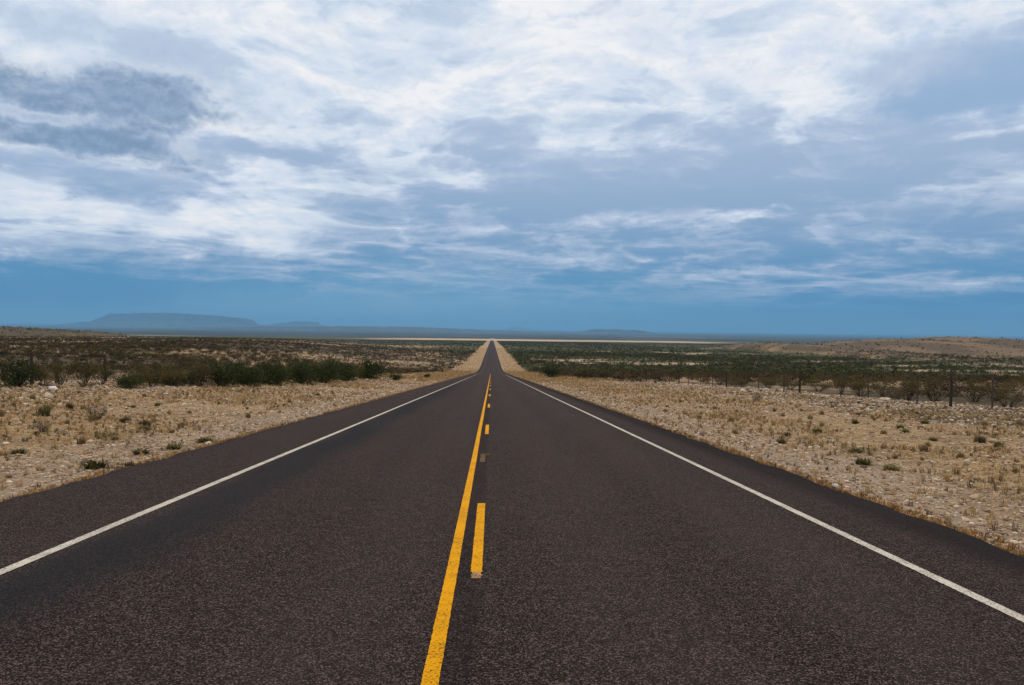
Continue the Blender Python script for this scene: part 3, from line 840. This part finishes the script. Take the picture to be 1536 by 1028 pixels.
rp = [(ypost(FENCE_R, p), k, l, s) for p, k, l, s in [(1640, 'steel', 0, 1), (1560, 'steel', .02, 1), (1487, 'steel', -.02, .92), (1424, 'wood', 0, .98), (1374, 'steel', .05, .9), (1300, 'steel', -.03, .95),
      (1260, 'steel', .04, .85), (1200, 'wood', .02, 1.0), (1174, 'steel', 0, .9), (1138, 'steel', 0, .95), (1091, 'wood', 0, .95)]]
y = rp[-1][0]
i = 0
while y < 330:
    y += 4.6; i += 1
    rp.append((y, 'wood' if i % 4 == 0 else 'steel', random.uniform(-.04, .04), random.uniform(.85, 1.0)))
fence(FENCE_R, rp, 'barbed wire fence on thin posts in front of the olive-brown brush belt')
FENCE_L = -21.0
lp = [(ypost(FENCE_L, p), k, l, s) for p, k, l, s in [(-150, 'steel', 0, 1), (-50, 'wood', 0, 1), (46, 'wood', 0, .92), (85, 'steel', .0, .85), (131, 'steel', .02, .85), (158, 'wood', -.02, .9), (215, 'steel', 0, .9), (262, 'steel', 0, .9)]]
y = lp[-1][0]
i = 0
while y < 300:
    y += 4.8; i += 1
    lp.append((y, 'wood' if i % 4 == 0 else 'steel', random.uniform(-.04, .04), random.uniform(.85, 1.0)))
fence(FENCE_L, lp, 'barbed wire fence along the gravel bank with bushes grown through it')

# ---- a scrap of white litter and one white stone
m_bag, nt_, b_ = new_mat('white_plastic', .45, .4)
nt_.links.new(mixc(nt_, noise(nt_, objcoord(nt_), 5., 3), (.72, .76, .80), (.86, .88, .90)), b_.inputs['Base Color'])
def lump(name, rx, ry, rz, mat, seed, amp):
    import bmesh
    bm = bmesh.new(); bmesh.ops.create_icosphere(bm, subdivisions=3, radius=1)
    rg = np.random.default_rng(seed); dirs = rg.normal(0, 1, (14, 3)); ph = rg.uniform(0, 6, 14); am = rg.uniform(.3, 1, 14)
    for v in bm.verts:
        n = np.array(v.co); f = 1 + amp * sum(am[k] * math.sin(2.6 * float(n @ dirs[k]) + ph[k]) for k in range(14)) / 5
        v.co = Vector((n[0] * rx * f, n[1] * ry * f, (n[2] if n[2] > -.3 else -.3) * rz * f))
    me = bpy.data.meshes.new(name); bm.to_mesh(me); bm.free(); me.materials.append(mat); return me
x, y = ground_at(80, 584.5)
s = math.hypot(x, y) / FOC
bag = obj('plastic_bag', lump('plastic_bag', 6.6 * s, 4 * s, 3.4 * s, m_bag, 5, .35), loc=(x, y, float(H(x, y)) + 1.0 * s))
tag(bag, 'small white scrap of litter lying on the rim of the gravel bank', 'litter')
m_stone, nt_, b_ = new_mat('white_stone', .8, .2)
nt_.links.new(mixc(nt_, noise(nt_, objcoord(nt_), 40., 4), (.45, .43, .40), (.75, .73, .70)), b_.inputs['Base Color'])
v = ray(1253, 730); t = (CAM[2] - 0) / (-(v[2] + .054 * v[1])); x, y = v[0] * t, v[1] * t
st = obj('stone', lump('stone', .04, .035, .035, m_stone, 9, .25), loc=(x, y, float(crown(np.array(x), np.array(y))) + .012))
tag(st, 'single white stone lying on the dark pavement margin', 'stone')

# ================================================================== FAR RELIEF
m_rock, nt_, b_ = new_mat('mesa_rock', .95, .1)
co_ = objcoord(nt_)
nn = noise(nt_, co_, .004, 5, .6, stretch=(1, 1, 5))
nt_.links.new(ramp(nt_, nn, [(.35, (.035, .035, .032)), (.55, (.08, .068, .055)), (.7, (.20, .15, .11))]), b_.inputs['Base Color'])

TOP = 60.0
def relief(name, sky_px, D, depth, seed, cliff=.45):
    D, depth = D * 1.45, depth * 1.45
    """a real ridge: crest heights along its length, talus and cap in cross-section"""
    P = []
    for px, py in sky_px:
        v = ray(px, py); t = D / v[1]
        P.append((v[0] * t, CAM[2] + v[2] * t))
    P = np.array(P)
    nx, ny = 220, 41
    xs = np.linspace(P[0, 0], P[-1, 0], nx); hz = np.interp(xs, P[:, 0], P[:, 1])
    hz = hz + (fbm(xs / (depth * .12), xs * 0, seed, 4) - .5) * .05 * (hz.max() - hz.min() + 20)
    g0 = float(zr(D)) - 25
    t = np.linspace(-1, 1, ny)
    T, XX = np.meshgrid(t, xs, indexing='ij')
    HZ = np.broadcast_to(hz, T.shape)
    gul = (fbm(XX / (depth * .09), T * 1.5, seed + 5, 4) - .5)
    a = np.abs(T) + gul * .28 * (1 - np.abs(T))
    prof = (1 - sstep(.35, 1.0, a)) * (1 - cliff) + (1 - sstep(.22, .34, a)) * cliff
    prof[0] = prof[-1] = 0
    Z = g0 + np.maximum(HZ - g0, 1) * np.clip(prof, 0, 1)
    Yy = D + T * depth * (.85 + .3 * fbm(XX / depth, T * 0, seed + 9, 3))
    Vv = np.stack([XX, Yy, Z], 2).reshape(-1, 3)
    global TOP
    TOP = max(TOP, float(Z.max()))
    o = obj(name, mesh_np(name, Vv, grid_faces(nx, ny), m_rock, smooth=True))
    tag(o, kind='structure'); return o
relief('mesa', [(40, 493), (70, 490), (100, 487), (135, 483), (145, 483.5), (160, 477), (172, 471.5), (205, 470.5), (225, 469.5), (275, 470.5), (300, 472), (330, 474.5), (360, 477.5), (370, 478.5), (375, 482), (385, 487), (400, 490), (420, 494)], 17500, 1400, 3, .55)
relief('mesa', [(385, 492), (400, 488), (415, 486), (425, 484.5), (437, 483.5), (445, 482), (462, 482.5), (474, 483.5), (477, 487.5), (500, 490), (520, 494)], 22000, 1200, 13, .5)
relief('mesa', [(835, 503), (855, 500), (868, 498.5), (882, 496), (889, 494.2), (920, 494.2), (955, 495.2), (968, 497.5), (980, 500.5), (1000, 502.5), (1030, 505)], 13000, 700, 23, .5)
relief('mountains', [(690, 498), (700, 494), (708, 491.5), (716, 494), (735, 495.5), (752, 494.5), (764, 491.5), (775, 490.3), (790, 492.5), (800, 495), (830, 495.5), (850, 497.5), (880, 500)], 32000, 1500, 33, .2)
relief('hills', [(230, 492.5), (330, 491), (400, 489.8), (470, 490), (520, 489.4), (560, 490), (620, 490.6), (680, 493), (710, 494.5), (735, 495.5), (790, 497.5), (840, 499), (900, 501), (960, 503), (1010, 504.5)], 11500, 1500, 43, .25)
relief('hills', [(940, 504), (985, 502.6), (1040, 503.5), (1100, 504.5), (1180, 506), (1260, 508.5), (1340, 511)], 15500, 1200, 53, .25)
relief('mountains', [(1050, 503), (1090, 500.5), (1130, 499.5), (1180, 501), (1240, 503), (1300, 504), (1345, 502.8), (1400, 501.5), (1450, 502.5), (1500, 504.5), (1600, 505.5), (1750, 507)], 31000, 1800, 63, .2)
relief('hills', [(-260, 489), (-120, 487), (-20, 486.5), (40, 485.5), (110, 486.5), (180, 489), (260, 492), (300, 494)], 27000, 1600, 73, .2)

# ================================================================== HAZE
def haze_box():
    zlo, zhi = float(gz.min()) - 1.5, TOP + 30
    x0, x1, y0, y1 = XL[0] - 50, XL[-1] + 50, YL[0] - 50, YL[-1] + 50
    Vv = [(x, y, z) for z in (zlo, zhi) for y in (y0, y1) for x in (x0, x1)]
    F = [(0, 2, 3, 1), (4, 5, 7, 6), (0, 1, 5, 4), (2, 6, 7, 3), (0, 4, 6, 2), (1, 3, 7, 5)]
    me = bpy.data.meshes.new('haze'); me.from_pydata(Vv, [], F)
    m = bpy.data.materials.new('haze'); m.use_nodes = True; nt = m.node_tree; nt.nodes.clear()
    out = nt.nodes.new('ShaderNodeOutputMaterial'); v = nt.nodes.new('ShaderNodeVolumePrincipled')
    v.inputs['Color'].default_value = (.25, .58, .93, 1); v.inputs['Density'].default_value = HAZE_D
    nt.links.new(v.outputs[0], out.inputs['Volume'])
    me.materials.append(m)
    tag(obj('haze', me), 'thin blue haze filling the air over the plain', 'haze', kind='stuff')
HAZE_D = 4.6e-5
haze_box()

# ================================================================== SKY AND LIGHT
SUN_EL, SUN_AZ = R(52), R(12)          # azimuth clockwise from +Y
STR = 0.1
world = bpy.data.worlds.new('World'); scene.world = world; world.use_nodes = True
nt = world.node_tree
bg = nt.nodes['Background']; bg.inputs['Strength'].default_value = STR
sky = nt.nodes.new('ShaderNodeTexSky'); sky.sky_type = 'NISHITA'; sky.sun_disc = False
sky.sun_elevation = SUN_EL; sky.sun_rotation = SUN_AZ
gen = nt.nodes.new('ShaderNodeTexCoord').outputs['Generated']
dx, dy, dz = sepxyz(nt, gen)
zc = dz.max(0.0)
inv = (zc + .055)
cmb = nt.nodes.new('ShaderNodeCombineXYZ')
nt.links.new((dx / inv).k, cmb.inputs[0]); nt.links.new((dy / inv).k, cmb.inputs[1])
P = cmb.outputs[0]
nL = noise(nt, P, .42, 5, .55)
nM = noise(nt, P, 1.15, 7, .60, dist=.25)
nS = noise(nt, gen, 3.6, 9, .62, stretch=(1, 1, 10), dist=.4)
def shifted(v, off):
    n = nt.nodes.new('ShaderNodeVectorMath'); n.operation = 'ADD'; nt.links.new(v, n.inputs[0]); n.inputs[1].default_value = off
    return n.outputs[0]
nM2 = noise(nt, shifted(P, (.03, -.14, 0)), 1.15, 7, .60, dist=.25)
nF2 = noise(nt, shifted(P, (.01, -.05, 0)), 3.4, 8, .66, stretch=(.8, 1.0, 1), dist=.3)
patch = noise(nt, gen, 4.5, 3, .5, dist=.3).step(.40, .62)
nF = noise(nt, P, 3.4, 8, .66, stretch=(.8, 1.0, 1), dist=.3)
az = dx._m('ARCTAN2', dy); el = dz._m('ARCSINE')
wa = noise(nt, gen, 9., 6, .62); wb = noise(nt, gen, 14., 6, .62)
azw = az + (wa - .5) * .16; elw = el + (wb - .5) * .055
cb = nt.nodes.new('ShaderNodeCombineXYZ'); nt.links.new(azw.k, cb.inputs[0]); nt.links.new(elw.k, cb.inputs[1])
AE = cb.outputs[0]
def blob(px, py, sx, sy, amp, tilt=0.0, vec=None):
    v = ray(px, py); a0 = math.atan2(v[0], v[1]); e0 = math.asin(v[2])
    kx, ky = FOC / sx, FOC / sy
    mp = nt.nodes.new('ShaderNodeMapping'); mp.vector_type = 'TEXTURE'
    nt.links.new(vec or AE, mp.inputs['Vector'])
    mp.inputs['Location'].default_value = (a0, e0, 0); mp.inputs['Rotation'].default_value = (0, 0, R(tilt)); mp.inputs['Scale'].default_value = (1 / kx, 1 / ky, 1)
    d = nt.nodes.new('ShaderNodeVectorMath'); d.operation = 'DOT_PRODUCT'
    nt.links.new(mp.outputs[0], d.inputs[0]); nt.links.new(mp.outputs[0], d.inputs[1])
    return (S(nt, d.outputs['Value']) * -1)._m('EXPONENT') * amp
e2 = lambda py: (492 - py) / FOC
curve = nt.nodes.new('ShaderNodeFloatCurve')
cu = curve.mapping.curves[0]
pts = [(0, .13), (e2(470), .16), (e2(440), .19), (e2(425), .25), (e2(400), .33), (e2(370), .40), (e2(330), .48), (e2(270), .57), (e2(200), .67), (e2(120), .73), (e2(40), .76), (.62, .70), (1.0, .62)]
while len(cu.points) < len(pts): cu.points.new(.5, .5)
for i, (px, py) in enumerate(pts): cu.points[i].location = (px, py); cu.points[i].handle_type = 'AUTO_CLAMPED'
curve.mapping.update()
nt.links.new(el.max(0).min(1).k, curve.inputs['Value'])
B = S(nt, curve.outputs[0])
up_w = el.step(.012, .060)
# lumpy decks: grey undersides with a bright rim where a cloud edge catches the light
cmb2 = nt.nodes.new('ShaderNodeCombineXYZ')
inv2 = zc + .13
nt.links.new((dx / inv2).k, cmb2.inputs[0]); nt.links.new((dy / inv2).k, cmb2.inputs[1])
P2 = cmb2.outputs[0]
c1 = noise(nt, P2, 1.15, 9, .54, dist=.4)
c2 = noise(nt, shifted(P2, (7.3, 2.1, 0)), 3.3, 9, .58, dist=.6)
c3 = noise(nt, gen, 4.6, 9, .58, stretch=(1, 1, 2.6), dist=.4)
def deck(n, t, w, dark, rim):
    return n.step(t, t + w) * -dark + n.step(t - .07, t) * n.step(t, t + .05, 1, 0) * rim
B = B + (deck(c1, .49, .13, .22, .07) + deck(c2, .53, .14, .07, .04) + deck(c3, .50, .12, .17, .07) * el.step(.05, .12) + .07) * up_w
B = B + (nS - .5) * .32 * el.step(.006, .03) * el.step(.22, .36, 1, 0)
B = B + ((nL - .5) * .34 + (nM - .5) * .36 + (nM - nM2) * .40 + ((nF - .5) * .16 + (nF - nF2) * .14) * (patch * .85 + .15)) * up_w
for a in [
 (60, 150, 150, 40, -.12, 4), (225, 170, 80, 40, -.10, 10), (60, 22, 200, 34, -.26), (200, 45, 120, 26, -.12),
 (1530, 90, 150, 100, -.12), (1430, 150, 170, 26, -.08), (1150, 205, 80, 24, -.12), (1000, 60, 70, 60, -.03),
 (560, 20, 330, 90, .08), (690, 140, 300, 90, .06), (340, 195, 120, 14, .12), (150, 245, 260, 28, .12), (640, 155, 60, 14, .12),
 (110, 425, 230, 26, -.22), (330, 330, 190, 26, .36, 3), (410, 285, 140, 18, .16, 4), (60, 300, 110, 26, .22), (390, 375, 46, 13, .36), (270, 378, 26, 6, .22), (15, 372, 36, 7, .34),
 (450, 232, 170, 16, -.14), (180, 290, 150, 12, -.12), (620, 300, 120, 26, -.10), (800, 300, 120, 30, -.08), (900, 285, 150, 40, -.20), (1220, 290, 120, 30, -.20), (1480, 120, 150, 60, -.16), (1330, 350, 260, 30, -.12),
 (1000, 310, 520, 50, -.05), (1140, 320, 60, 10, .22), (900, 335, 80, 14, .14), (1000, 385, 170, 6, .20, 2), (1110, 408, 140, 7, .20, 2), (1460, 423, 100, 8, .24), (1090, 440, 130, 14, .12),
 (1010, 345, 180, 5, .12), (480, 410, 60, 5, .16), (750, 310, 24, 5, .22), (720, 400, 60, 8, .12), (1200, 262, 260, 12, .16), (760, 400, 240, 14, -.05),
 (1480, 180, 120, 10, .18), (1350, 465, 440, 40, -.10), (120, 450, 160, 40, -.05), (1150, 370, 420, 30, -.08)]:
    px, py, sx, sy, am = a[:5]
    B = B + blob(px, py, sx, sy, am, a[5] if len(a) > 5 else 0)
curve2 = nt.nodes.new('ShaderNodeFloatCurve'); cu2 = curve2.mapping.curves[0]
pts = [(0, .0), (e2(450), .08), (e2(400), .20), (e2(330), .37), (e2(270), .45), (e2(200), .52), (e2(100), .60), (1.0, .5)]
while len(cu2.points) < len(pts): cu2.points.new(.5, .5)
for i, (px, py) in enumerate(pts): cu2.points[i].location = (px, py); cu2.points[i].handle_type = 'AUTO_CLAMPED'
curve2.mapping.update(); nt.links.new(el.max(0).min(1).k, curve2.inputs['Value'])
floor_ = S(nt, curve2.outputs[0])
sm = nt.nodes.new('ShaderNodeMath'); sm.operation = 'SMOOTH_MAX'; sm.inputs[2].default_value = .22
nt.links.new(B.k, sm.inputs[0]); nt.links.new(floor_.k, sm.inputs[1])
B = S(nt, sm.outputs[0]).clamp()
cloud = ramp(nt, B, [(0, (.066, .215, .425)), (.16, (.105, .285, .510)), (.34, (.235, .375, .575)), (.54, (.425, .530, .705)), (.74, (.665, .750, .870)), (1.0, (.900, .905, .935))])
# the darker, ragged cloud mass and the slate veil above it
rag2 = noise(nt, gen, 42., 6, .6, stretch=(1, 1, 1.3), dist=.5)
rag3 = noise(nt, shifted(gen, (0, 0, .008)), 42., 6, .6, stretch=(1, 1, 1.3), dist=.5)
rag = noise(nt, gen, 15., 9, .62, stretch=(1, 1, 1.5), dist=.6)
dk = blob(40, 126, 150, 28, 1.0, 3) + blob(150, 146, 80, 32, .65, 12) + blob(232, 168, 62, 44, .95, 12) + blob(60, 203, 160, 18, 1.1, -3) + blob(320, 180, 80, 16, .5, -6) - blob(90, 172, 74, 11, .5)
near_dk = dk.step(.04, .30)
dk = dk + (rag - .5) * 1.4 + (rag2 - .5) * .40
cloud = mixc(nt, dk.step(.0, .28) * dk.step(.30, .60, 1, 0) * near_dk * .35, cloud, (.80, .83, .88))
cloud = mixc(nt, dk.step(.16, 1.0) * near_dk * .86 * ((rag2 - rag3) * 1.5 + 1.15 - nF * .6 - c2.step(.45, .65) * .25).clamp(), cloud, (.180, .278, .435))
cloud = mixc(nt, el.step(.10, .22) * ((rag2 - rag3) * 2.0).clamp() * .35, cloud, (.30, .43, .62))      # shaded undersides of the small puffs
rt_ = blob(1540, 110, 130, 70, .9) + blob(1440, 150, 150, 18, .7) + blob(910, 10, 80, 14, .6, 14) + (rag - .5) * .9
cloud = mixc(nt, rt_.step(.25, .95) * .6, cloud, (.260, .415, .645))
# low band: rain-blue, a little paler in the middle
low = blob(640, 455, 300, 46, .4) + blob(330, 470, 280, 30, .25) + blob(1000, 470, 400, 30, .1)
cloud = mixc(nt, low.clamp(), cloud, (.225, .43, .61))
shaft = blob(150, 430, 70, 60, .5) * (noise(nt, gen, 60., 3, .6, stretch=(1, 1, .05)) * .8 + .3)
cloud = mixc(nt, shaft.clamp(), cloud, (.075, .255, .47))
cloud = mixc(nt, el.step(.50, .80) * .85, cloud, (1.0, .90, .78))      # unseen overhead cloud, made bright and warm to lift light on the ground
# three small openings of clear sky
gap = (blob(1035, 80, 12, 16, .7) + blob(1190, 82, 20, 10, .95) + blob(1365, 55, 15, 13, .95)).clamp()
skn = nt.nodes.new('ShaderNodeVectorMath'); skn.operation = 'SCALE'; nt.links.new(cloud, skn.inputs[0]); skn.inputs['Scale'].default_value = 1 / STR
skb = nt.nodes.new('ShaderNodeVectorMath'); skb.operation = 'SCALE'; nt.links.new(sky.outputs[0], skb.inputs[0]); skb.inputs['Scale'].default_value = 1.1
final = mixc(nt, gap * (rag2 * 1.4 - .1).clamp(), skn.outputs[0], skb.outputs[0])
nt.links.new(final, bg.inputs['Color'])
world.cycles.sampling_method = 'MANUAL'; world.cycles.sample_map_resolution = 512

sun = bpy.data.lights.new('sun', 'SUN'); sun.energy = 1.5; sun.angle = R(10); sun.color = (1.0, .88, .72)
so = bpy.data.objects.new('sun', sun); col.objects.link(so)
sd = Vector((math.sin(SUN_AZ) * math.cos(SUN_EL), math.cos(SUN_AZ) * math.cos(SUN_EL), math.sin(SUN_EL)))
so.rotation_euler = sd.to_track_quat('Z', 'Y').to_euler()

vs = scene.view_settings
scene.display_settings.display_device = 'sRGB'
vs.view_transform = 'Standard'; vs.look = 'None'; vs.gamma = 1.0; vs.exposure = 0.0; vs.use_curve_mapping = False
scene.render.engine = 'CYCLES'
scene.cycles.max_bounces = 6; scene.cycles.diffuse_bounces = 3; scene.cycles.volume_bounces = 1
scene.cycles.use_denoising = True
